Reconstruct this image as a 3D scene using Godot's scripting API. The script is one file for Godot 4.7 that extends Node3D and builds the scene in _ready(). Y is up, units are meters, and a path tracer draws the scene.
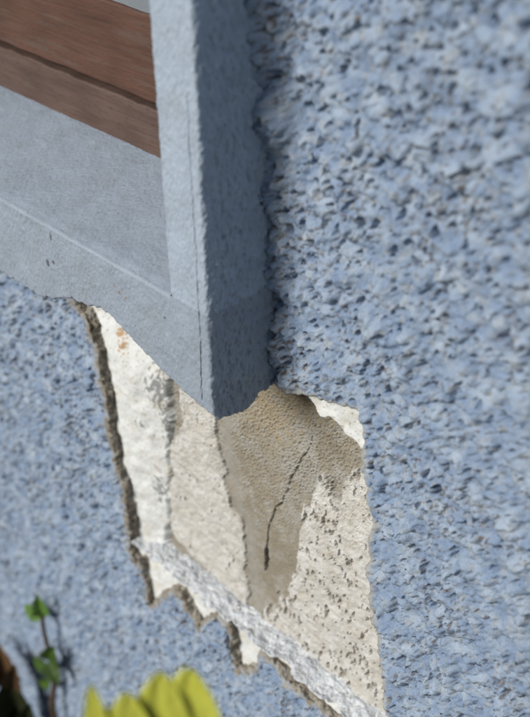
extends Node3D
# The corner of a painted window surround on a roughcast house wall whose render has broken away.
# Wall face: plane z = 0. Lengths inside the builders are millimetres, mesh vertices are metres.

# outlines of the broken patch on the wall, (x, y) in millimetres from the lower corner of the surround
var rc_left := PackedVector2Array([Vector2(-215.3, -42.7), Vector2(-199.4, -52.3), Vector2(-194.1, -79.6), Vector2(-190.8, -112.7), Vector2(-192.4, -138.1), Vector2(-188.9, -173.8), Vector2(-179.6, -199.9), Vector2(-183.4, -235.5), Vector2(-181.9, -263.2), Vector2(-177.9, -284.0), Vector2(-181.0, -316.9)])
var rc_bottom := PackedVector2Array([Vector2(-175.8, -278.9), Vector2(-168.7, -266.7), Vector2(-161.5, -318.1), Vector2(-141.3, -294.5), Vector2(-125.9, -272.2), Vector2(-115.4, -268.0), Vector2(-93.4, -292.9), Vector2(-81.2, -270.2), Vector2(-71.0, -258.0), Vector2(-57.5, -260.3), Vector2(-51.4, -310.2), Vector2(-26.3, -286.7), Vector2(-19.3, -260.5), Vector2(-3.2, -262.7), Vector2(12.6, -267.1), Vector2(41.3, -268.0), Vector2(53.3, -269.2), Vector2(120, -266)])
var rc_right := PackedVector2Array([Vector2(63.8, 13.7), Vector2(66.5, 4.6), Vector2(68.1, -12.6), Vector2(71.8, -25.3), Vector2(75.2, -46.1), Vector2(78.7, -67.7), Vector2(78.4, -92.7), Vector2(83.3, -123.8), Vector2(88.0, -147.4), Vector2(95.0, -179.7), Vector2(99.2, -205.9), Vector2(103.6, -219.4), Vector2(112, -268)])
var rc_top := PackedVector2Array([Vector2(-20, -1.5), Vector2(-0.1, -2.5), Vector2(5.9, -5.6), Vector2(12.8, -3.6), Vector2(25.3, -0.7), Vector2(33.4, 2.1), Vector2(45.3, 7.0), Vector2(56.8, 11.7), Vector2(62.1, 11.7), Vector2(70, 12)])
var wh_left := PackedVector2Array([Vector2(-185.4, -43.5), Vector2(-168.4, -51.5), Vector2(-146.0, -60.2), Vector2(-130.4, -74.6), Vector2(-136.4, -128.9), Vector2(-146.2, -217.3), Vector2(-150, -240.0), Vector2(-158, -262.0)])
var wh_top := PackedVector2Array([Vector2(-20, 20), Vector2(10, 8), Vector2(17.3, -2.1), Vector2(22.0, -7.1), Vector2(30.4, -14.5), Vector2(40.2, -12.2), Vector2(50.0, -16.4), Vector2(59.5, -17.0), Vector2(70, -26), Vector2(80, -40)])
var skl_right := PackedVector2Array([Vector2(-83.8, -60), Vector2(-82.3, -83.8), Vector2(-80.2, -102.5), Vector2(-77.4, -128.8), Vector2(-72.2, -154.5), Vector2(-72.7, -162.0), Vector2(-61.6, -164.5), Vector2(-57.8, -206.0), Vector2(-55.5, -236.7), Vector2(-53.8, -262.1)])
var skl_left := PackedVector2Array([Vector2(-122.2, -60), Vector2(-124.3, -122.8), Vector2(-146.9, -145.5), Vector2(-153.5, -206.7), Vector2(-147.5, -235.9), Vector2(-129.3, -245.8), Vector2(-116.9, -248.4), Vector2(-63.1, -256)])
var skr_top := PackedVector2Array([Vector2(-62, -285), Vector2(-56.1, -275), Vector2(-45.4, -262), Vector2(-37.2, -243), Vector2(-12.5, -207), Vector2(-1.4, -170.4), Vector2(2.2, -115.9), Vector2(11.3, -96.6), Vector2(18.1, -70.9), Vector2(24.2, -67.3), Vector2(30.8, -84.2), Vector2(36.1, -85.1), Vector2(39.9, -70.1), Vector2(49.1, -50.6), Vector2(64.7, -39.6), Vector2(110, -30)])
var crack := PackedVector2Array([Vector2(13, -38), Vector2(10, -47), Vector2(9.3, -56), Vector2(6, -65), Vector2(1.5, -72), Vector2(0.1, -76.7), Vector2(-4, -86), Vector2(-9.2, -96.3), Vector2(-11, -107), Vector2(-15.1, -115.2), Vector2(-19, -126), Vector2(-25.2, -133.8), Vector2(-28, -146), Vector2(-31.7, -157.3), Vector2(-32.6, -168), Vector2(-34.2, -176.9), Vector2(-35.0, -192), Vector2(-35.9, -205.8)])
var sill_bottom := PackedVector2Array([Vector2(-700, 4), Vector2(-225.6, 5.2), Vector2(-199.9, 6.1), Vector2(-175.6, 6.0), Vector2(-156.6, 11.8), Vector2(-137.3, 21.1), Vector2(-124.1, 22.5), Vector2(-104.2, 27.4), Vector2(-93.8, 27.6), Vector2(-86.5, 23.9), Vector2(-75.1, 19.6), Vector2(-47.3, 9.6), Vector2(-20.2, 3.0), Vector2(-7.0, -0.2), Vector2(0.0, 0.0)])
var side_bottom := PackedVector2Array([Vector2(-20, 0), Vector2(0, -2), Vector2(6, -3.4), Vector2(14, -2.8), Vector2(19, -8.0), Vector2(25, -10.2), Vector2(35, -7.1), Vector2(44.8, -5.0), Vector2(50, 0)])

var mats := {}
var noises := {}

func _ready() -> void:
	# ---- camera
	var cam := Camera3D.new()
	cam.name = "camera"
	cam.fov = 37.55
	cam.near = 0.02
	cam.far = 200.0
	add_child(cam)
	cam.transform = Transform3D(Basis(Vector3(0.69207977, -0.01369325, -0.72169113), Vector3(-0.39986831, 0.82511266, -0.39911706), Vector3(0.6009417, 0.56480226, 0.56556829)), Vector3(0.37304768, 0.37122112, 0.35912711))
	var lens := CameraAttributesPhysical.new()
	lens.frustum_focal_length = 35.3
	lens.exposure_aperture = 4.2
	lens.frustum_focus_distance = 0.655
	cam.attributes = lens
	cam.current = true
	# ---- sky, sun, exposure
	var env := Environment.new()
	env.background_mode = Environment.BG_SKY
	var sky := Sky.new()
	var psm := ProceduralSkyMaterial.new()
	psm.sky_top_color = Color(0.50, 0.56, 0.64)
	psm.sky_horizon_color = Color(0.70, 0.75, 0.80)
	psm.ground_bottom_color = Color(0.16, 0.15, 0.13)
	psm.ground_horizon_color = Color(0.40, 0.42, 0.42)
	psm.sky_curve = 0.2
	psm.sun_angle_max = 1.0
	sky.sky_material = psm
	env.sky = sky
	env.background_energy_multiplier = 0.22
	env.tonemap_mode = Environment.TONE_MAPPER_LINEAR
	env.tonemap_exposure = 2.6
	env.sdfgi_enabled = true
	env.ssao_enabled = true
	env.ssil_enabled = true
	var we := WorldEnvironment.new()
	we.name = "world_environment"
	we.environment = env
	add_child(we)
	var sun := DirectionalLight3D.new()
	sun.name = "sun"
	sun.light_energy = 0.5
	sun.light_color = Color(1.0, 0.99, 0.965)
	sun.light_angular_distance = 24.0
	sun.shadow_enabled = true
	add_child(sun)
	sun.look_at_from_position(Vector3(-0.26, 0.56, 1.0), Vector3.ZERO)
	# ---- setting, then things
	make_noises()
	make_materials()
	build_ground()
	build_wall()
	build_surround()
	build_window()
	build_plants()

# ------------------------------------------------------------------ helpers
func fnl(type: int, size_mm: float, sd: int, octaves := 1, warp := 0.0) -> FastNoiseLite:
	var n := FastNoiseLite.new()
	n.noise_type = type
	n.frequency = 1.0 / size_mm
	n.seed = sd
	n.fractal_type = FastNoiseLite.FRACTAL_FBM if octaves > 1 else FastNoiseLite.FRACTAL_NONE
	n.fractal_octaves = octaves
	if warp > 0.0:
		n.domain_warp_enabled = true
		n.domain_warp_amplitude = warp
		n.domain_warp_frequency = 1.0 / (size_mm * 1.3)
		n.domain_warp_fractal_type = FastNoiseLite.DOMAIN_WARP_FRACTAL_NONE
	return n

func cells(size_mm: float, sd: int, ret: int, warp: float) -> FastNoiseLite:
	var n := fnl(FastNoiseLite.TYPE_CELLULAR, size_mm, sd, 1, warp)
	n.cellular_return_type = ret
	n.cellular_distance_function = FastNoiseLite.DISTANCE_EUCLIDEAN
	n.cellular_jitter = 1.0
	return n

func make_noises() -> void:
	var S := FastNoiseLite.TYPE_SIMPLEX_SMOOTH
	noises.big = fnl(S, 34.0, 11, 2)
	noises.mid = fnl(S, 9.0, 12, 2)
	noises.fine = fnl(S, 2.6, 13, 2)
	noises.grit = fnl(S, 1.3, 14, 1)
	for a in [["stone", 7.2, 21, 1.6], ["pebble", 4.0, 22, 0.8], ["boulder", 15.0, 27, 4.0]]:
		noises[a[0]] = cells(a[1], a[2], FastNoiseLite.RETURN_DISTANCE, a[3])
		noises[a[0] + "_id"] = cells(a[1], a[2], FastNoiseLite.RETURN_CELL_VALUE, a[3])
	noises.film = fnl(S, 7.0, 36, 3)
	noises.ragged = fnl(S, 26.0, 37, 4)
	noises.pit = fnl(S, 7.5, 23, 3)
	noises.pock = fnl(S, 6.0, 24, 3)
	noises.dirt = fnl(S, 4.0, 31, 2)
	noises.dirt_area = fnl(S, 60.0, 32, 2)
	noises.edge = fnl(S, 8.0, 33, 2)
	noises.tint = fnl(S, 22.0, 34, 2)

func at_y(t: PackedVector2Array, y: float) -> float:   # x on an outline that runs down the wall
	if y >= t[0].y: return t[0].x
	for k in range(1, t.size()):
		if y >= t[k].y:
			return lerpf(t[k - 1].x, t[k].x, (t[k - 1].y - y) / maxf(t[k - 1].y - t[k].y, 0.001))
	return t[t.size() - 1].x

func at_x(t: PackedVector2Array, x: float) -> float:   # y on an outline that runs along the wall
	if x <= t[0].x: return t[0].y
	for k in range(1, t.size()):
		if x <= t[k].x:
			return lerpf(t[k - 1].y, t[k].y, (x - t[k - 1].x) / maxf(t[k].x - t[k - 1].x, 0.001))
	return t[t.size() - 1].y

func spaced(stops: Array) -> PackedFloat32Array:       # [from, step, to, step, to ...]
	var out := PackedFloat32Array([stops[0]])
	var v: float = stops[0]
	var k := 1
	while k < stops.size():
		var st: float = stops[k]
		var to: float = stops[k + 1]
		while v < to - st * 0.5:
			v += st
			out.append(v)
		k += 2
	return out

# vertices on an nu x nv grid (index i * nv + j), millimetres in, metres out; the normal is du x dv
func grid_mesh(nu: int, nv: int, p: PackedVector3Array, c: PackedColorArray, skip: PackedByteArray) -> ArrayMesh:
	var n := PackedVector3Array()
	n.resize(p.size())
	var idx := PackedInt32Array()
	var q := PackedVector3Array()
	q.resize(p.size())
	var has := skip.size() > 0
	for i in nu:
		var i0 := (i - 1 if i > 0 else 0) * nv
		var i1 := (i + 1 if i < nu - 1 else i) * nv
		var b := i * nv
		for j in nv:
			var k := b + j
			q[k] = p[k] * 0.001
			if has and skip[k] == 1:
				n[k] = Vector3(0, 0, 1)
				continue
			var j0 := j - 1 if j > 0 else 0
			var j1 := j + 1 if j < nv - 1 else j
			n[k] = (p[i1 + j] - p[i0 + j]).cross(p[b + j1] - p[b + j0]).normalized()
	for i in nu - 1:
		for j in nv - 1:
			var a := i * nv + j
			if has and (skip[a] + skip[a + 1] + skip[a + nv] + skip[a + nv + 1]) > 0:
				continue
			idx.append_array(PackedInt32Array([a, a + 1, a + nv + 1, a, a + nv + 1, a + nv]))
	var arr := []
	arr.resize(Mesh.ARRAY_MAX)
	arr[Mesh.ARRAY_VERTEX] = q
	arr[Mesh.ARRAY_NORMAL] = n
	if c.size() > 0:
		arr[Mesh.ARRAY_COLOR] = c
	arr[Mesh.ARRAY_INDEX] = idx
	var m := ArrayMesh.new()
	m.add_surface_from_arrays(Mesh.PRIMITIVE_TRIANGLES, arr)
	return m

func part(called: String, mesh: Mesh, mat: Material, parent: Node) -> MeshInstance3D:
	var o := MeshInstance3D.new()
	o.name = called
	o.mesh = mesh
	o.material_override = mat
	parent.add_child(o, true)
	return o

func thing(called: String, label: String, category: String, at := Vector3.ZERO) -> Node3D:
	var o := Node3D.new()
	o.name = called
	add_child(o, true)
	o.position = at
	o.set_meta("kind", "thing")
	o.set_meta("label", label)
	o.set_meta("category", category)
	return o

func noise_tex(n: FastNoiseLite, lo: float, hi: float, normal := false) -> NoiseTexture2D:
	var t := NoiseTexture2D.new()
	t.width = 512
	t.height = 512
	t.seamless = true
	t.noise = n
	t.normalize = true
	var g := Gradient.new()
	g.set_color(0, Color(lo, lo, lo))
	g.set_color(1, Color(hi, hi, hi))
	t.color_ramp = g
	return t

func surface(rough: float, bump_cm: float, tile: float, tone: float, sd: int, px := 9.0, spec := 0.35) -> StandardMaterial3D:
	var m := StandardMaterial3D.new()
	m.vertex_color_use_as_albedo = true
	m.roughness = rough
	m.metallic_specular = spec
	m.uv1_triplanar = true
	m.uv1_world_triplanar = true
	m.uv1_scale = Vector3.ONE * tile
	var a := fnl(FastNoiseLite.TYPE_SIMPLEX_SMOOTH, px, sd, 4)
	m.albedo_texture = noise_tex(a, tone, 1.0)
	if bump_cm > 0.0:
		m.heightmap_enabled = true
		m.heightmap_scale = bump_cm
		m.heightmap_texture = noise_tex(fnl(FastNoiseLite.TYPE_SIMPLEX_SMOOTH, px * 0.7, sd + 50, 4), 0.0, 1.0)
	return m

func make_materials() -> void:
	mats.roughcast = surface(0.85, 0.05, 22.0, 0.80, 101, 14.0)
	mats.paint = surface(0.5, 0.03, 24.0, 0.84, 102, 12.0, 0.45)
	mats.plaster = surface(0.92, 0.05, 24.0, 0.82, 103, 10.0, 0.25)
	mats.lime = surface(0.95, 0.04, 24.0, 0.86, 104, 14.0, 0.2)
	mats.wood = surface(0.6, 0.03, 26.0, 0.80, 105, 12.0)
	mats.soil = surface(0.95, 0.3, 3.0, 0.6, 106, 16.0)
	mats.leaf = surface(0.5, 0.0, 20.0, 0.85, 107, 30.0)
	mats.leaf.backlight = Color(0.8, 0.85, 0.35)
	mats.glass = StandardMaterial3D.new()
	mats.glass.albedo_color = Color(0.8, 0.86, 0.88, 0.12)
	mats.glass.transparency = BaseMaterial3D.TRANSPARENCY_ALPHA
	mats.glass.roughness = 0.05

# ------------------------------------------------------------------ ground
func build_ground() -> void:
	var xs := spaced([-60000.0, 6000.0, -1200.0, 40.0, 1200.0, 6000.0, 60000.0])
	var zs := spaced([-60000.0, 6000.0, -100.0, 40.0, 1200.0, 6000.0, 60000.0])
	var p := PackedVector3Array()
	var c := PackedColorArray()
	for z in zs.size():
		for x in xs.size():
			var h: float = noises.big.get_noise_2d(xs[x] * 0.3, zs[z] * 0.3) * 14.0
			p.append(Vector3(xs[x], -1000.0 + h, zs[z]))
			c.append(Color(0.11, 0.09, 0.065).lerp(Color(0.07, 0.09, 0.035), clampf(noises.tint.get_noise_2d(xs[x] * 0.2, zs[z] * 0.2) + 0.4, 0.0, 1.0)))
	var g := part("ground", grid_mesh(zs.size(), xs.size(), p, c, PackedByteArray()), mats.soil, self)
	g.set_meta("kind", "structure")

# ------------------------------------------------------------------ wall
func build_wall() -> void:
	var wall := thing("house_wall", "blue painted roughcast house wall with a broken bare patch under the sill", "wall")
	part("roughcast_coat", roughcast(), mats.roughcast, wall)
	part("broken_rim", broken_rim(), mats.plaster, wall)
	part("undercoat", undercoat(), mats.lime, wall)
	part("broken_ledge", ledge(), mats.lime, wall)
	part("bare_plaster", bare_plaster(0), mats.plaster, wall)
	part("skim_coat", bare_plaster(1), mats.lime, wall)
	part("skim_coat", bare_plaster(2), mats.lime, wall)
	# the masonry behind the coats, so that the wall has a thickness round the window opening
	var st := SurfaceTool.new()
	st.begin(Mesh.PRIMITIVE_TRIANGLES)
	for b in [[Vector3(-1400, -1050, -250), Vector3(1000, -60, -45)], [Vector3(-1400, -60, -250), Vector3(1000, 30, -45)], [Vector3(-20, 30, -250), Vector3(1000, 1200, -45)], [Vector3(-1400, 30, -250), Vector3(-1000, 1200, -45)], [Vector3(-1000, 900, -250), Vector3(-20, 1200, -45)]]:
		var bm := BoxMesh.new()
		bm.size = (b[1] - b[0]) * 0.001 - Vector3(0.0006, 0.0006, 0.0)
		st.append_from(bm, 0, Transform3D(Basis(), (b[0] + b[1]) * 0.0005))
	part("masonry", st.commit(), mats.soil, wall)

func hole_distance(x: float, y: float, xl: float, xr: float, yb: float, yt: float) -> float:
	return minf(minf(x - xl, xr - x), minf(y - yb, yt - y))

func roughcast() -> ArrayMesh:
	var xs := spaced([-1400.0, 40.0, -700.0, 2.2, -440.0, 1.2, -260.0, 1.0, 140.0, 1.3, 260.0, 20.0, 1000.0])
	var ys := spaced([-1040.0, 3.0, -720.0, 1.5, -400.0, 1.2, -320.0, 1.0, 60.0, 1.1, 300.0, 20.0, 1200.0])
	var nu := xs.size()
	var nv := ys.size()
	var p := PackedVector3Array(); p.resize(nu * nv)
	var c := PackedColorArray(); c.resize(nu * nv)
	var skip := PackedByteArray(); skip.resize(nu * nv)
	var xl := PackedFloat32Array()
	var xr := PackedFloat32Array()
	for y in ys:
		xl.append(at_y(rc_left, y))
		xr.append(at_y(rc_right, y))
	var stone: FastNoiseLite = noises.stone
	var stone_id: FastNoiseLite = noises.stone_id
	var pebble: FastNoiseLite = noises.pebble
	var pebble_id: FastNoiseLite = noises.pebble_id
	var pit: FastNoiseLite = noises.pit
	var boulder: FastNoiseLite = noises.boulder
	var boulder_id: FastNoiseLite = noises.boulder_id
	var film: FastNoiseLite = noises.film
	var big: FastNoiseLite = noises.big
	var mid: FastNoiseLite = noises.mid
	var fine: FastNoiseLite = noises.fine
	var edge: FastNoiseLite = noises.edge
	var grit: FastNoiseLite = noises.grit
	var dirt: FastNoiseLite = noises.dirt
	var dirt_area: FastNoiseLite = noises.dirt_area
	var tint: FastNoiseLite = noises.tint
	var blue := Color(0.265, 0.35, 0.50)
	var pale := Color(0.425, 0.505, 0.62)
	var chalky := Color(0.44, 0.435, 0.41)
	var mortar := Color(0.30, 0.265, 0.22)
	var brown := Color(0.13, 0.085, 0.045)
	for i in nu:
		var x := xs[i]
		var yb := at_x(rc_bottom, x) - 4.5
		var yt := at_x(rc_top, x)
		for j in nv:
			var y := ys[j]
			var k := i * nv + j
			if x < -6.0 and y > 50.0 and x > -1010.0 and y < 905.0:
				skip[k] = 1
				p[k] = Vector3(x, y, 0)
				continue
			var d := hole_distance(x, y, xl[j], xr[j], yb, yt if x > -4.0 else 60.0)
			if absf(d) < 30.0:
				d += big.get_noise_2d(x, y + 700.0) * 4.0
				d += edge.get_noise_2d(x, y) * (1.8 if x > 0.0 else 0.5)
			if d > 8.0:
				skip[k] = 1
				p[k] = Vector3(x, y, -20)
				continue
			var s := stone.get_noise_2d(x, y) + 1.0
			var sid := stone_id.get_noise_2d(x, y)
			var b := pebble.get_noise_2d(x, y) + 1.0
			var bid := pebble_id.get_noise_2d(x, y)
			var m := mid.get_noise_2d(x, y)
			var f := fine.get_noise_2d(x, y)
			var h := big.get_noise_2d(x, y) * 2.4 + m * 0.7 + f * 0.35 + grit.get_noise_2d(x, y) * 0.22
			h += sqrt(maxf(0.0, 1.0 - s * s * 3.2)) * maxf(0.0, 0.3 + sid) * 2.1
			h += sqrt(maxf(0.0, 1.0 - b * b * 2.8)) * maxf(0.15, 0.5 + bid) * 1.5
			var oid := boulder_id.get_noise_2d(x, y)
			if oid > 0.4:
				var o := boulder.get_noise_2d(x, y) + 1.0
				h += sqrt(maxf(0.0, 1.0 - o * o * 3.6)) * (0.4 + oid) * 2.6
			var da := dirt_area.get_noise_2d(x, y)
			var pn := pit.get_noise_2d(x, y * 0.8)
			var hole := smoothstep(0.34 - 0.12 * da, 0.52 - 0.12 * da, pn)
			h -= hole * 5.5
			# render dragged up against the side of the surround
			if x < 40.0 and y > 0.0:
				h += maxf(0.0, lerpf(0.0, 15.0, y / 240.0) + big.get_noise_2d(x * 0.5 + 70.0, y * 0.8) * 7.0) * pow(clampf(1.0 - x / 17.0, 0.0, 1.0), 1.6)
			var f3 := f
			if d > -7.0:
				var drop := smoothstep(-0.7, 4.2, d) * 15.0
				f3 = fine.get_noise_3d(x * 0.7, y * 0.7, drop * 0.7)
				var rough := mid.get_noise_3d(x, y, drop * 1.2)
				h = lerpf(h, big.get_noise_2d(x, y) * 2.0 + 1.2 + m, smoothstep(-7.0, 0.5, d)) - drop + (f3 * 1.0 + rough * 2.2) * smoothstep(-1.0, 2.0, d)
			h -= smoothstep(-4.0, 0.0, d) * 0.8
			p[k] = Vector3(x, y, h - 1.5)
			var col := blue.lerp(pale, clampf(0.35 + tint.get_noise_2d(x, y) * 0.9 + sid * 0.25, 0.0, 1.0))
			col = col.lerp(chalky, smoothstep(0.15, 0.5, film.get_noise_2d(x, y)) * 0.5)
			var dd := dirt.get_noise_2d(x, y) + 0.35 * da + 0.22 * exp(-absf(x - 6.0) / 9.0)
			col = col.lerp(brown, smoothstep(0.50, 0.66, dd) * 0.8)
			col = col.lerp(brown, smoothstep(0.62 - 0.12 * da, 0.74 - 0.12 * da, pn + 0.12 * f) * 0.75)
			col = col.lerp(Color(0.47, 0.44, 0.38), smoothstep(-5.0, -1.5, d + m * 3.5) * 0.7)
			col = col.lerp(mortar, smoothstep(-0.6, 1.2, d + f * 1.2))
			if d > 0.0: col = col * (1.0 + 0.45 * f3)
			col.a = 1.0
			c[k] = col
	return grid_mesh(nu, nv, p, c, skip)

func blot(x: float, y: float, cx: float, cy: float, rx: float, ry: float) -> float:
	var dx := (x - cx) / rx
	var dy := (y - cy) / ry
	return 1.0 - sqrt(dx * dx + dy * dy)

# the torn edge of the roughcast coat, down the left of the patch and along below its ledge
func broken_rim() -> ArrayMesh:
	var pts: Array[Vector2] = [Vector2(-226, -30)]
	for q in rc_left:
		if q.y > -270.0: pts.append(q)
	for q in rc_bottom:
		pts.append(q + Vector2(0, -4.5))
	var run: Array[Vector2] = []
	for k in pts.size() - 1:
		var n := maxi(1, int(pts[k].distance_to(pts[k + 1]) / 0.75))
		for m in n: run.append(pts[k].lerp(pts[k + 1], float(m) / n))
	var nu := run.size()
	var nv := 30
	var p := PackedVector3Array()
	var c := PackedColorArray()
	for i in nu:
		var dir := (run[mini(i + 6, nu - 1)] - run[maxi(i - 6, 0)]).normalized()
		var into := Vector2(-dir.y, dir.x)
		var o := run[i]
		o += into * (noises.big.get_noise_2d(o.x, o.y + 700.0) * -4.0)
		var top: float = noises.big.get_noise_2d(o.x, o.y) * 2.0 - 0.4
		for j in nv:
			var t := float(j) / (nv - 1)
			var out: float
			var z: float
			if t < 0.25:
				out = lerpf(-4.0, 1.6, t / 0.25)
				z = top - t * 2.0
			else:
				var a := (t - 0.25) / 0.75
				out = 1.6 + 2.6 * a
				z = top - 0.5 - 15.0 * a
			var at := Vector3(o.x, o.y, z)
			var lump: float = noises.edge.get_noise_3dv(at * Vector3(1, 1, 1.2)) * 2.6 + noises.fine.get_noise_3dv(at) * 0.9 + noises.grit.get_noise_3dv(at) * 0.4
			var w := smoothstep(0.0, 0.3, t)
			var q := o + into * (out + lump * w)
			p.append(Vector3(q.x, q.y, z + (1.0 - w) * lump * 0.5 - (1.5 if t < 0.05 else 0.0)))
			var g: float = noises.mid.get_noise_3dv(at * 1.3)
			var col := Color(0.31, 0.275, 0.225).lerp(Color(0.45, 0.42, 0.37), clampf(0.35 + g * 1.1, 0.0, 1.0))
			col = col.lerp(Color(0.13, 0.095, 0.06), smoothstep(0.25, 0.5, noises.dirt.get_noise_3dv(at)) * 0.6)
			if t < 0.22: col = col.lerp(Color(0.40, 0.44, 0.50), smoothstep(-0.1, 0.3, g))
			c.append(col)
	return grid_mesh(nu, nv, p, c, PackedByteArray())

func undercoat() -> ArrayMesh:
	var xs := spaced([-236.0, 0.9, 118.0])
	var ys := spaced([-340.0, 0.9, 48.0])
	var nu := xs.size()
	var nv := ys.size()
	var p := PackedVector3Array(); p.resize(nu * nv)
	var c := PackedColorArray(); c.resize(nu * nv)
	var skip := PackedByteArray(); skip.resize(nu * nv)
	var xl := PackedFloat32Array()
	var xr := PackedFloat32Array()
	var rl := PackedFloat32Array()
	for y in ys:
		xl.append(at_y(wh_left, y))
		xr.append(at_y(rc_right, y) + 6.0)
		rl.append(at_y(rc_left, y))
	var white := Color(0.83, 0.84, 0.835)
	var cream := Color(0.68, 0.64, 0.54)
	var gray := Color(0.20, 0.205, 0.21)
	var rust := Color(0.52, 0.27, 0.09)
	for i in nu:
		var x := xs[i]
		var yt := at_x(wh_top, x)
		var rb := at_x(rc_bottom, x) - 4.5
		for j in nv:
			var y := ys[j]
			var k := i * nv + j
			var e: float = noises.ragged.get_noise_2d(x + 300.0, y)
			var d := hole_distance(x, y, xl[j], xr[j], -262.0, yt if x > -4.0 else 60.0) + e * 5.0
			var buried: float = minf(minf(x - rl[j], xr[j] - x), y - rb)
			if d > 7.0 or buried < -14.0:
				skip[k] = 1
				p[k] = Vector3(x, y, -9)
				continue
			var m: float = noises.mid.get_noise_2d(x, y + 500.0)
			var f: float = noises.fine.get_noise_2d(x, y + 500.0)
			var h: float = -8.0 + noises.big.get_noise_2d(x, y + 90.0) * 1.6 + m * 0.45 + f * 0.12
			var sl := clampf((d + 40.0) / 40.0, 0.0, 1.0)
			h -= sl * (4.0 + 6.0 * sl) if x < -60.0 and y > -258.0 else 0.0
			h -= smoothstep(-0.5, 3.5, d) * (8.0 if x < -60.0 and y > -256.0 else 15.0)
			p[k] = Vector3(x, y, h)
			var col := white.lerp(cream, clampf(noises.tint.get_noise_2d(x, y) * 0.9 - 0.05 + f * 0.2, 0.0, 1.0))
			# blackened and rusty blotches on the strip below the sill
			var g: float = maxf(maxf(blot(x, y, -139.0, -86.0, 13.0, 22.0), blot(x, y, -136.0, -118.0, 6.0, 30.0)), maxf(blot(x, y, -150.0, -190.0, 7.0, 16.0), blot(x, y, -161.0, -128.0, 7.0, 7.0) - 0.2)) + noises.dirt.get_noise_2d(x, y * 0.6) * 1.1
			col = col.lerp(gray, smoothstep(0.32, 0.62, g) * 0.75)
			var r: float = maxf(blot(x, y, -174.0, -62.0, 6.0, 8.0), maxf(blot(x, y, -177.0, -53.0, 8.0, 5.0), blot(x, y, -150.0, -168.0, 5.0, 9.0) - 0.25)) + noises.dirt.get_noise_2d(x + 70.0, y) * 0.8
			col = col.lerp(rust, smoothstep(0.3, 0.7, r) * 0.8)
			var sp: float = noises.dirt.get_noise_2d(x * 1.2 + 900.0, y * 1.2)
			col = col.lerp(Color(0.33, 0.27, 0.19), smoothstep(0.46, 0.62, sp) * 0.7)
			c[k] = col
	return grid_mesh(nu, nv, p, c, skip)

func ledge() -> ArrayMesh:
	var xs := spaced([-178.0, 0.7, 112.0])
	var nu := xs.size()
	var nv := 54
	var p := PackedVector3Array()
	var c := PackedColorArray()
	for i in nu:
		var x := xs[i]
		var e: float = noises.edge.get_noise_2d(x * 0.35, 40.0)
		var e2: float = noises.big.get_noise_2d(x, 140.0)
		var front := Vector2(-257.0 + e * 3.0, 0.0 + e2 * 4.0 - 5.0 * smoothstep(-0.05, 0.5, noises.ragged.get_noise_2d(x, 250.0)))          # (y, z)
		var back := Vector2(-255.0 + e2 * 3.0, -29.0)
		for j in nv:
			var t := float(j) / (nv - 1)
			var y: float
			var z: float
			if t < 0.16:                                                   # the broken lip at the front
				var a := t / 0.16
				y = lerpf(front.x - 6.0, front.x - 0.6, a)
				z = lerpf(front.y - 9.0, front.y, a)
			else:
				var a := (t - 0.16) / 0.84
				y = lerpf(front.x, back.x, a)
				z = lerpf(front.y, back.y, a)
			var lump: float = noises.mid.get_noise_3d(x, y * 1.5, z * 1.2 + 30.0)
			var f: float = noises.fine.get_noise_3d(x, y, z)
			var g: float = noises.grit.get_noise_3d(x, y, z)
			y += lump * 1.3 + f * 0.4 + g * 0.25 + noises.big.get_noise_2d(x, z + 300.0) * 2.0
			p.append(Vector3(x, y, z + f * 0.4))
			var col := Color(0.76, 0.78, 0.81).lerp(Color(0.62, 0.66, 0.72), clampf(0.4 + lump * 0.9 + f * 0.5, 0.0, 1.0))
			if t < 0.14: col = Color(0.78, 0.77, 0.72)
			col = col.lerp(Color(0.24, 0.21, 0.18), smoothstep(0.40, 0.62, noises.dirt.get_noise_2d(x, z * 1.4 + 77.0)) * 0.65)
			c.append(col)
	return grid_mesh(nu, nv, p, c, PackedByteArray())

func crack_depth(x: float, y: float) -> float:
	if x < -42.0 or x > 16.0 or y > -36.0 or y < -210.0: return 0.0
	var best := 99.0
	for k in crack.size() - 1:
		if y > crack[k].y + 4.0 or y < crack[k + 1].y - 4.0: continue
		var q := Geometry2D.get_closest_point_to_segment(Vector2(x, y), crack[k], crack[k + 1])
		best = minf(best, q.distance_to(Vector2(x, y)))
	best += noises.fine.get_noise_2d(x * 0.5, y * 0.5 + 70.0) * 0.75
	var w: float = (0.34 + 0.22 * noises.mid.get_noise_1d(y)) * smoothstep(-36.0, -84.0, y)
	var hy := (y + 190.0) / 15.0
	w += (1.3 + 1.0 * noises.fine.get_noise_2d(x * 0.2, y * 0.35)) * maxf(0.0, 1.0 - hy * hy)
	return clampf((w - best) / 0.5 + 0.5, 0.0, 1.0) * (4.0 + 7.0 * maxf(0.0, 1.0 - hy * hy))

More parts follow.
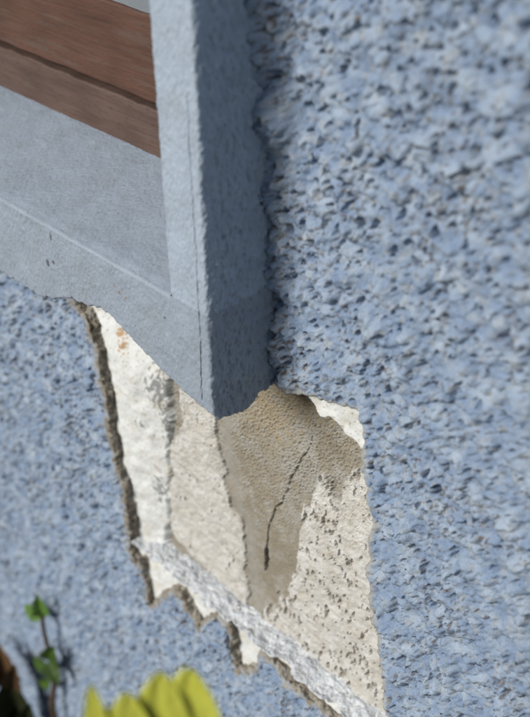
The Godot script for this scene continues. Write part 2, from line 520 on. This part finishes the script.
# which: 0 the bare base coat, 1 and 2 the thin skim that still clings to it
func bare_plaster(which: int) -> ArrayMesh:
	var xs := spaced([[-172.0, -160.0, -70.0][which], 0.62, [116.0, -46.0, 116.0][which]])
	var ys := spaced([-272.0, 0.62, [34.0, -30.0, -26.0][which]])
	var nu := xs.size()
	var nv := ys.size()
	var p := PackedVector3Array(); p.resize(nu * nv)
	var c := PackedColorArray(); c.resize(nu * nv)
	var skip := PackedByteArray(); skip.resize(nu * nv)
	var la := PackedFloat32Array()
	var ra := PackedFloat32Array()
	for y in ys:
		la.append(at_y(skl_left, y))
		ra.append(at_y(skl_right, y))
	var edge: FastNoiseLite = noises.edge
	var ragged: FastNoiseLite = noises.ragged
	var fine: FastNoiseLite = noises.fine
	var grit: FastNoiseLite = noises.grit
	var mid: FastNoiseLite = noises.mid
	var big: FastNoiseLite = noises.big
	var pock: FastNoiseLite = noises.pock
	var tint: FastNoiseLite = noises.tint
	var dirt: FastNoiseLite = noises.dirt
	var tan_ := Color(0.345, 0.305, 0.24)
	var grey := Color(0.42, 0.40, 0.36)
	var ochre := Color(0.40, 0.30, 0.17)
	var cream := Color(0.58, 0.55, 0.50)
	var chalk := Color(0.67, 0.655, 0.63)
	for i in nu:
		var x := xs[i]
		var st := at_x(skr_top, x)
		for j in nv:
			var y := ys[j]
			var k := i * nv + j
			var e := ragged.get_noise_2d(x - 90.0, y)
			var f := fine.get_noise_2d(x, y)
			var g := grit.get_noise_2d(x, y)
			var m := mid.get_noise_2d(x - 50.0, y)
			# the trowelled strip beside the left skim is smooth, the rest is gritty
			var smooth_strip := clampf(1.0 - absf(x - ra[j] - 9.0) / 9.0 + f * 0.3, 0.0, 1.0) if y < -70.0 else 0.0
			var grain := (1.0 - smooth_strip) * clampf(0.55 + 0.012 * (y + 150.0) - 0.006 * maxf(x, 0.0) + m * 0.5, 0.28, 1.25)
			var h := -23.0 + big.get_noise_2d(x * 0.7, y * 0.7) * 1.6 + m * 0.35 + (f * 0.75 + g * 0.4 + maxf(f, 0.0) * 0.5) * grain
			h -= crack_depth(x, y)
			if which == 0:
				p[k] = Vector3(x, y, h)
				var t := clampf(0.5 + m * 0.7 + tint.get_noise_2d(x, y) * 1.0 + ragged.get_noise_2d(x * 0.4, y * 0.4) * 1.2, 0.0, 1.0)
				var col := tan_.lerp(grey, maxf(t, smooth_strip * 0.9))
				col = col.lerp(ochre, smoothstep(0.38, 0.62, dirt.get_noise_2d(x * 0.7, y * 0.7 + 300.0)) * 0.5)
				var oc := maxf(blot(x, y, -34.0, -52.0, 34.0, 34.0), blot(x, y, -8.0, -26.0, 40.0, 22.0)) + m * 0.9 + f * 0.4
				col = col.lerp(Color(0.40, 0.31, 0.185), smoothstep(0.1, 0.6, oc) * 0.6)
				col = col.lerp(Color(0.50, 0.46, 0.39), smoothstep(0.25, 0.6, f) * grain * 0.35)
				c[k] = col
				continue
			var d: float
			if which == 1:
				d = minf(minf(ra[j] - x, x - la[j]), y + 262.0) + e * 6.5
			else:
				d = minf(st - y, minf(x + 62.0, 120.0 - x)) + e * 12.0
				if y < -205.0 and x < 10.0: d += tint.get_noise_2d(x, y) * 9.0
			# elongated pocks where the skim has come away
			var pz := pock.get_noise_2d(x * 1.3, y * 0.5) + 0.45 * tint.get_noise_2d(x * 0.6 + 40.0, y * 0.6)
			var lim := 0.60 if which == 1 else 0.37 + 0.0010 * (y + 190.0) - 0.42 * clampf(1.0 - d / 22.0, 0.0, 1.0)
			var open := smoothstep(lim, lim + 0.10, pz)
			var on := smoothstep(-0.4, 0.9, d) * (1.0 - open)
			if on <= 0.0 and d < -3.0:
				skip[k] = 1
			var rise := h - 0.9 + on * (3.2 + m * 0.6 - f * 0.5 * grain - g * 0.1 * grain)
			p[k] = Vector3(x, y, rise)
			var col := cream.lerp(chalk, clampf(0.5 + tint.get_noise_2d(x, y + 60.0) * 1.1 + f * 0.25, 0.0, 1.0))
			col = col.lerp(ochre, smoothstep(0.42, 0.7, dirt.get_noise_2d(x * 0.6 + 30.0, y * 0.6)) * 0.4)
			col = col.lerp(grey, smoothstep(6.0, 0.0, d + pz * 14.0) * 0.55)
			if on < 0.45: col = col.lerp(tan_, 0.8)
			c[k] = col
	return grid_mesh(nu, nv, p, c, skip)

# ------------------------------------------------------------------ window surround
func paint_relief(v: Vector3, side: float) -> float:
	var r: float = noises.big.get_noise_3dv(v * Vector3(1, 0.6, 1)) * 0.55 + noises.mid.get_noise_3dv(v * Vector3(1.0, 0.7, 1.0)) * (0.25 + 0.55 * side)
	r += noises.fine.get_noise_3dv(v * Vector3(1.2, 0.45, 1.2)) * (0.40 + 0.35 * side) + noises.grit.get_noise_3dv(v * Vector3(0.8, 0.5, 0.8)) * (0.16 + 0.1 * side)
	if side > 0.3: r += noises.fine.get_noise_3dv(v * Vector3(0.5, 0.36, 0.5) + Vector3(40, 0, 0)) * 1.5 * side * smoothstep(47.0, 36.0, v.z)
	return r

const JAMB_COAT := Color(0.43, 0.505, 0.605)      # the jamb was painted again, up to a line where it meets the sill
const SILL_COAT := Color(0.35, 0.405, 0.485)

func paint_colour(v: Vector3, coat: Color, specks: bool) -> Color:
	var t: float = noises.tint.get_noise_3dv(v)
	var f: float = noises.fine.get_noise_3dv(v * 0.7)
	var col := coat
	col = col * (1.0 + t * 0.10 + f * 0.06)
	var scuff: float = noises.ragged.get_noise_3dv(v * Vector3(1.0, 0.5, 1.0) + Vector3(0, 500, 0))
	col = col.lerp(Color(0.30, 0.295, 0.28), smoothstep(0.25, 0.42, scuff) * 0.14)
	# chips and rust specks
	var sp: float = noises.dirt.get_noise_3dv(v * 1.3)
	col = col.lerp(Color(0.20, 0.19, 0.18), smoothstep(0.60, 0.72, sp) * 0.8)
	if specks:
		var r := maxf(blot(v.x, v.y, -81.0, 49.3, 1.1, 1.5), maxf(blot(v.x, v.y, -74.5, 48.5, 0.9, 0.8), blot(v.x, v.y, -85.5, 52.0, 0.7, 1.0)))
		col = col.lerp(Color(0.36, 0.18, 0.06), smoothstep(0.0, 0.4, r))
		var b := maxf(maxf(blot(v.x, v.y, -38.0, 51.0, 1.2, 1.2), blot(v.x, v.y, -159.0, 39.0, 2.2, 4.0)), maxf(blot(v.x, v.y, -152.0, 42.0, 1.6, 2.2), blot(v.x, v.y, -151.0, 61.0, 1.0, 4.0)))
		col = col.lerp(Color(0.10, 0.10, 0.11), smoothstep(0.0, 0.5, b) * 0.85)
	col.a = 1.0
	return col

# a path round the surround in plan: [x, z, nx, nz]
func plan_path(from_x: float, with_reveal: bool) -> Array:
	var out := []
	var r := 2.2
	if with_reveal:
		for z in spaced([-60.0, 4.0, 40.0, 0.8, 50.0 - r]): out.append([from_x, z, -1.0, 0.0])
		for k in range(1, 6):
			var a := PI + k * PI / 10.0
			out.append([from_x + r + r * cos(a), 50.0 - r - r * sin(a), cos(a), -sin(a)])
		for x in spaced([from_x + r, 0.6, -11.0, 0.22, -6.0, 0.6, -r]): out.append([x, 50.0, 0.0, 1.0])
	else:
		for x in spaced([from_x, 12.0, -260.0, 0.8, -11.0, 0.22, -6.0, 0.6, -r]): out.append([x, 50.0, 0.0, 1.0])
	for k in range(1, 6):
		var a := PI / 2 - k * PI / 10.0
		out.append([-r + r * cos(a), 50.0 - r + r * sin(a), cos(a), sin(a)])
	for z in spaced([0.0, 0.6, 65.0]): out.append([0.0, 50.0 - r - 0.6 - z, 1.0, 0.0])
	return out

func fine_crack(x: float, y: float) -> float:
	var cx: float = -8.2 + (minf(y, 70.0) - 40.0) * 0.035 + noises.mid.get_noise_2d(3.0, y) * 0.7
	if y < 7.0 or y > 190.0: return 0.0
	return clampf(((0.42 if y < 72.0 else 0.30) - absf(x - cx)) / 0.25, 0.0, 1.0) * 0.9

func build_surround() -> void:
	var t := thing("window_surround", "smooth blue-grey painted window surround with one jamb and a chipped sill", "window frame")
	# sill front and end
	var path := plan_path(-700.0, false)
	var nv := 96
	var p := PackedVector3Array()
	var c := PackedColorArray()
	var under := PackedVector3Array()
	var under_c := PackedColorArray()
	for q in path:
		var v := Vector3(q[0], 0, q[1])
		var n := Vector3(q[2], 0, q[3])
		var yb: float = at_x(sill_bottom, v.x) if n.z > 0.5 else at_x(side_bottom, v.z)
		yb += noises.edge.get_noise_2d(v.x - v.z, 400.0) * 1.6
		var low := Vector3.ZERO
		for j in nv:
			var s := float(j) / (nv - 1)
			v.y = lerpf(yb, 68.0, s)
			var off := paint_relief(v, n.x)
			var up := v.y - yb
			if up < 2.0: off -= 2.0 - sqrt(maxf(0.0, 4.0 - (2.0 - up) * (2.0 - up)))
			var down := 68.0 - v.y
			if down < 2.0 and v.x < -32.0: off -= 2.0 - sqrt(maxf(0.0, 4.0 - (2.0 - down) * (2.0 - down)))
			if n.z > 0.9: off -= fine_crack(v.x, v.y)
			var w := v + n * off
			p.append(w)
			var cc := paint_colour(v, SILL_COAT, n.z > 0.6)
			if n.z > 0.9 and fine_crack(v.x, v.y) > 0.4: cc = Color(0.13, 0.13, 0.14)
			c.append(cc)
			if j == 0: low = w
		for j in 12:
			var s := 1.0 - float(j) / 11.0
			var to := Vector3(minf(low.x, -30.0), low.y + 1.0, -14.0)
			under.append(low.lerp(to, s) + Vector3(0, noises.mid.get_noise_2d(low.x + low.z, s * 40.0) * 1.5 * s, 0))
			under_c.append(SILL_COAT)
	var sill := part("sill", grid_mesh(path.size(), nv, p, c, PackedByteArray()), mats.paint, t)
	part("underside", grid_mesh(path.size(), 12, under, under_c, PackedByteArray()), mats.paint, sill)
	# sill top, sloping up to the window
	p = PackedVector3Array()
	c = PackedColorArray()
	var xs := spaced([-700.0, 12.0, -420.0, 0.9, -20.0])
	var zs := spaced([-60.0, 0.9, 48.0])
	zs.append(48.3)
	for x in xs:
		for k in range(zs.size() - 1, -1, -1):
			var z := zs[k]
			var v := Vector3(x, 68.0 + (50.0 - z) * 0.205, z)
			var dz := 50.0 - z
			var y: float = v.y + paint_relief(v, 0.0) * 0.8
			if dz < 7.0: y -= (1.0 - dz / 7.0) * 0.9
			p.append(Vector3(x, y, z))
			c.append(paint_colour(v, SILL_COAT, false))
	part("sill_top", grid_mesh(xs.size(), zs.size(), p, c, PackedByteArray()), mats.paint, sill)
	# jamb
	path = plan_path(-32.0, true)
	var ys := spaced([68.0, 0.7, 280.0, 10.0, 900.0])
	p = PackedVector3Array()
	c = PackedColorArray()
	for q in path:
		var v := Vector3(q[0], 0, q[1])
		var n := Vector3(q[2], 0, q[3])
		var nick := 1.0 if absf(n.x) < 0.95 and absf(n.z) < 0.95 else 0.3
		for y in ys:
			v.y = y
			var off: float = paint_relief(v, maxf(n.x, 0.0)) + noises.fine.get_noise_2d(v.x * 3.0, y) * 0.25 * nick
			if n.z > 0.9: off -= fine_crack(v.x, v.y)
			p.append(v + n * off)
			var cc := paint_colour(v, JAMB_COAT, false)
			if n.z > 0.9 and fine_crack(v.x, v.y) > 0.4: cc = Color(0.13, 0.13, 0.14)
			c.append(cc)
	part("jamb", grid_mesh(path.size(), ys.size(), p, c, PackedByteArray()), mats.paint, t)

# ------------------------------------------------------------------ window
func board(x0: float, x1: float, y0: float, y1: float, z: float, lower: Color, sd: float) -> ArrayMesh:
	var xs := spaced([x0, 8.0, -420.0, 0.9, x1])
	var rows := []                                     # [y, z offset] from the back below, over the face, to the back above
	rows.append([y0, -24.0])
	rows.append([y0, -3.0])
	for k in 5:
		var a := k * PI / 8.0
		rows.append([y0 + 1.6 - 1.6 * cos(a), -1.6 + 1.6 * sin(a)])
	for y in spaced([y0 + 2.0, 0.55, y1 - 2.0]): rows.append([y, 0.0])
	for k in 5:
		var a := k * PI / 8.0
		rows.append([y1 - 1.6 + 1.6 * sin(a), -1.6 + 1.6 * cos(a)])
	rows.append([y1, -3.0])
	rows.append([y1, -24.0])
	var p := PackedVector3Array()
	var c := PackedColorArray()
	var dark := Color(0.075, 0.050, 0.037)
	var worn := Color(0.155, 0.11, 0.09)
	for x in xs:
		for r in rows:
			var y: float = r[0]
			var g: float = noises.fine.get_noise_2d(x * 0.07 + sd, y * 1.1 + sd)
			var g2: float = noises.mid.get_noise_2d(x * 0.10 + sd, y * 1.3)
			var wob: float = noises.edge.get_noise_2d(x * 0.25, sd)
			var nearest := minf(y - y0, y1 - y)
			var yy := y + wob * 0.9 * clampf(1.0 - nearest / 3.0, 0.0, 1.0)
			p.append(Vector3(x, yy, z + r[1] + g * 0.12 + g2 * 0.12))
			var col: Color = lower * (1.0 + 0.16 * noises.fine.get_noise_2d(x * 0.045 + sd, y * 2.4) + 0.10 * g + 0.10 * g2 + 0.2 * noises.big.get_noise_2d(x * 0.6, y + sd))
			col = col.lerp(worn, smoothstep(0.15, 0.55, noises.mid.get_noise_2d(x * 0.07 + 40.0, y * 0.9 + sd) + 0.25 * noises.big.get_noise_2d(x, sd)) * 0.5)
			col = col.lerp(dark, smoothstep(0.28, 0.55, noises.dirt.get_noise_2d(x * 0.05, y * 0.9 + sd)) * 0.3)
			col = col.lerp(dark, smoothstep(0.38, 0.55, noises.dirt.get_noise_2d(x * 0.45 + 11.0, y * 1.8 + sd)) * 0.55)
			col.a = 1.0
			c.append(col)
	return grid_mesh(xs.size(), rows.size(), p, c, PackedByteArray())

func build_window() -> void:
	var w := thing("wooden_window", "weathered red-brown wooden window rails standing on the sill", "window")
	part("bottom_rail", board(-1000.0, -26.0, 83.5, 119.0, -40.0, Color(0.135, 0.086, 0.07), 10.0), mats.wood, w)
	part("sash_rail", board(-1000.0, -26.0, 122.8, 180.0, -41.0, Color(0.135, 0.068, 0.048), 60.0), mats.wood, w)
	var st := SurfaceTool.new()
	st.begin(Mesh.PRIMITIVE_TRIANGLES)
	var bm := BoxMesh.new()
	bm.size = Vector3(0.97, 0.12, 0.012)
	st.append_from(bm, 0, Transform3D(Basis(), Vector3(-0.513, 0.14, -0.07)))
	part("inner_rail", st.commit(), mats.wood, w)
	# painted bead above the sash rail, then the glass
	var p := PackedVector3Array()
	var c := PackedColorArray()
	for x in spaced([-1000.0, 12.0, -420.0, 1.2, -26.0]):
		for r in [[179.0, -44.0], [186.0, -44.6], [200.0, -45.0], [214.0, -46.0], [220.0, -60.0]]:
			p.append(Vector3(x, r[0], r[1] + noises.mid.get_noise_2d(x * 0.3, r[0]) * 0.3))
			c.append(Color(0.22, 0.25, 0.28))
	part("glazing_bead", grid_mesh(p.size() / 5, 5, p, c, PackedByteArray()), mats.paint, w)
	var pane := BoxMesh.new()
	pane.size = Vector3(0.97, 0.7, 0.004)
	var o := part("pane", pane, mats.glass, w)
	o.position = Vector3(-0.513, 0.55, -0.056)

# ------------------------------------------------------------------ plants
func tube(pts: Array, r0: float, r1: float, col: Color, domed := false) -> ArrayMesh:
	var cv := Curve3D.new()
	for k in pts.size():
		var tan_v: Vector3 = (pts[mini(k + 1, pts.size() - 1)] - pts[maxi(k - 1, 0)]) / 6.0
		cv.add_point(pts[k], -tan_v, tan_v)
	var n := maxi(8, pts.size() * 6)
	var sides := 10
	var p := PackedVector3Array()
	var c := PackedColorArray()
	var length := cv.get_baked_length()
	for i in n:
		var s := float(i) / (n - 1)
		var o := cv.sample_baked(s * length)
		var dir := (cv.sample_baked(minf(s + 0.02, 1.0) * length) - cv.sample_baked(maxf(s - 0.02, 0.0) * length)).normalized()
		var a := dir.cross(Vector3(0.3, 0.1, 1.0)).normalized()
		var b := dir.cross(a)
		var rr: float = (r0 * sqrt(maxf(0.0, 1.0 - s * s)) if domed else lerpf(r0, r1, s)) * (1.0 + 0.12 * noises.mid.get_noise_1d(s * length))
		for j in sides + 1:
			var th := TAU * j / sides
			p.append(o + (a * cos(th) + b * sin(th)) * rr)
			c.append(col * (1.0 + 0.3 * noises.fine.get_noise_1d(s * length)))
	return grid_mesh(n, sides + 1, p, c, PackedByteArray())

# a blade from base to tip, facing roughly along face, with a toothed edge
func leaf(base: Vector3, tip: Vector3, face: Vector3, wide: float, col: Color, teeth := 0.0, cup := 0.18, sd := 0.0, blunt := 0.75) -> ArrayMesh:
	var along := tip - base
	var across := along.cross(face).normalized()
	var out := across.cross(along).normalized()
	var nl := 33
	var nw := 13
	var p := PackedVector3Array()
	var c := PackedColorArray()
	for i in nl:
		var s := float(i) / (nl - 1)
		var w := wide * 0.5 * pow(sin(PI * clampf(pow(s, 0.75), 0.02, 0.995)), blunt)
		w *= 1.0 + teeth * (absf(fmod(s * 5.0 + 0.2, 1.0) - 0.5) - 0.25) * 2.0
		for j in nw:
			var q := float(j) / (nw - 1) * 2.0 - 1.0
			var bend: float = out.dot(out) * (-s * s * along.length() * 0.12)
			var lift: float = absf(q) * w * cup * 2.0 + noises.mid.get_noise_2d(s * 30.0 + sd, q * 9.0) * wide * 0.03
			p.append(base + along * s + across * q * w + out * (bend + lift - (0.02 * wide if absf(q) < 0.1 else 0.0)))
			c.append(col * (1.0 + 0.25 * noises.mid.get_noise_2d(s * 25.0 + sd, q * 14.0) + (0.2 if absf(q) < 0.1 else 0.0)))
	return grid_mesh(nl, nw, p, c, PackedByteArray())

func build_plants() -> void:
	# young shoot in front of the wall
	var s := thing("seedling", "thin green shoot with small toothed leaves growing against the roughcast", "plant", Vector3(-0.354, -1.013, 0.011))
	part("stem", tube([Vector3(2, -8, 0), Vector3(-8, 140, 3), Vector3(-2, 280, 0), Vector3(-3, 376, 2), Vector3(10, 440, 0), Vector3(14, 495, 2), Vector3(14, 528, 3), Vector3(20, 556, 4)], 6.0, 2.0, Color(0.11, 0.065, 0.035)), mats.leaf, s)
	var f := Vector3(0.6, 0.5, 0.6)
	var g := Color(0.085, 0.16, 0.03)
	for a in [[Vector3(19, 548, 4), Vector3(-4, 556, 12), 15.0, 0.6, 1.5], [Vector3(20, 552, 4), Vector3(22, 584, 8), 18.0, 0.6, 1.4], [Vector3(12, 478, 4), Vector3(36, 518, 10), 22.0, 0.5, 0.6], [Vector3(12, 474, 4), Vector3(38, 468, 10), 20.0, 0.5, 0.5], [Vector3(10, 466, 4), Vector3(-24, 450, 8), 17.0, 0.6, 0.6], [Vector3(8, 440, 4), Vector3(-26, 402, 8), 14.0, 0.5, 0.8], [Vector3(-6, 250, 4), Vector3(30, 280, 20), 26.0, 0.5, 0.8], [Vector3(-8, 150, 4), Vector3(-40, 172, 20), 26.0, 0.5, 0.8]]:
		part("leaf", leaf(a[0], a[1], f, a[2], g * a[4], a[3], 0.2, a[0].y), mats.leaf, s)
	# withered plant beside it
	var k := thing("withered_plant", "dark withered plant with curled brown leaves above blackish green ones", "plant", Vector3(-0.420, -1.0, 0.026))
	part("stem", tube([Vector3(0, -8, 0), Vector3(5, 120, 2), Vector3(-3, 250, 0), Vector3(0, 370, 0)], 6.0, 3.0, Color(0.05, 0.035, 0.02)), mats.leaf, k)
	for a in [[Vector3(-6, 362, 2), Vector3(-6, 436, 10), 44.0, Color(0.11, 0.062, 0.03)], [Vector3(4, 362, 2), Vector3(26, 418, 8), 26.0, Color(0.075, 0.045, 0.024)], [Vector3(-4, 372, 2), Vector3(-44, 420, 14), 30.0, Color(0.06, 0.038, 0.02)], [Vector3(0, 270, 2), Vector3(8, 384, 10), 58.0, Color(0.022, 0.026, 0.011)], [Vector3(2, 262, 2), Vector3(34, 350, 6), 40.0, Color(0.018, 0.024, 0.01)], [Vector3(-2, 180, 2), Vector3(-40, 240, 12), 36.0, Color(0.02, 0.026, 0.01)]]:
		part("leaf", leaf(a[0], a[1], f, a[2], a[3], 0.2, 0.35, a[0].y), mats.leaf, k)
	# yellow-green plant close to the lens
	var y := thing("leafy_plant", "yellow-green plant whose upright leaf tips reach in before the wall", "plant", Vector3(0.197, -1.005, 0.249))
	part("stem", tube([Vector3(0, -8, 0), Vector3(8, 300, 4), Vector3(-4, 600, 0), Vector3(2, 900, -2), Vector3(-2, 1030, 0)], 6.0, 2.5, Color(0.16, 0.17, 0.05)), mats.leaf, y)
	var yc := Color(0.50, 0.50, 0.065)
	for a in [[Vector3(-12, 1020, 6), Vector3(-31, 1085, 0), 15.0, 1.0], [Vector3(-8, 1018, 2), Vector3(-22, 1082, -8), 30.0, 0.9], [Vector3(-4, 1018, -4), Vector3(-17, 1087, -19), 34.0, 0.95], [Vector3(0, 1020, -8), Vector3(-11, 1088, -27), 38.0, 1.05], [Vector3(-6, 1012, 0), Vector3(-18, 1074, -12), 48.0, 0.95], [Vector3(-10, 1012, 2), Vector3(-27, 1074, -3), 30.0, 0.9], [Vector3(2, 1012, -6), Vector3(-4, 1076, -28), 40.0, 1.0], [Vector3(2, 900, 0), Vector3(40, 940, 20), 34.0, 0.7], [Vector3(2, 860, 0), Vector3(-40, 900, 22), 34.0, 0.7], [Vector3(-2, 640, 0), Vector3(38, 680, 26), 36.0, 0.6]]:
		part("leaf", leaf(a[0], a[1], Vector3(0.55, 0.3, 0.6), a[2], yc * a[3], 0.0, 0.03, a[0].x * 7.0, 0.62), mats.leaf, y)
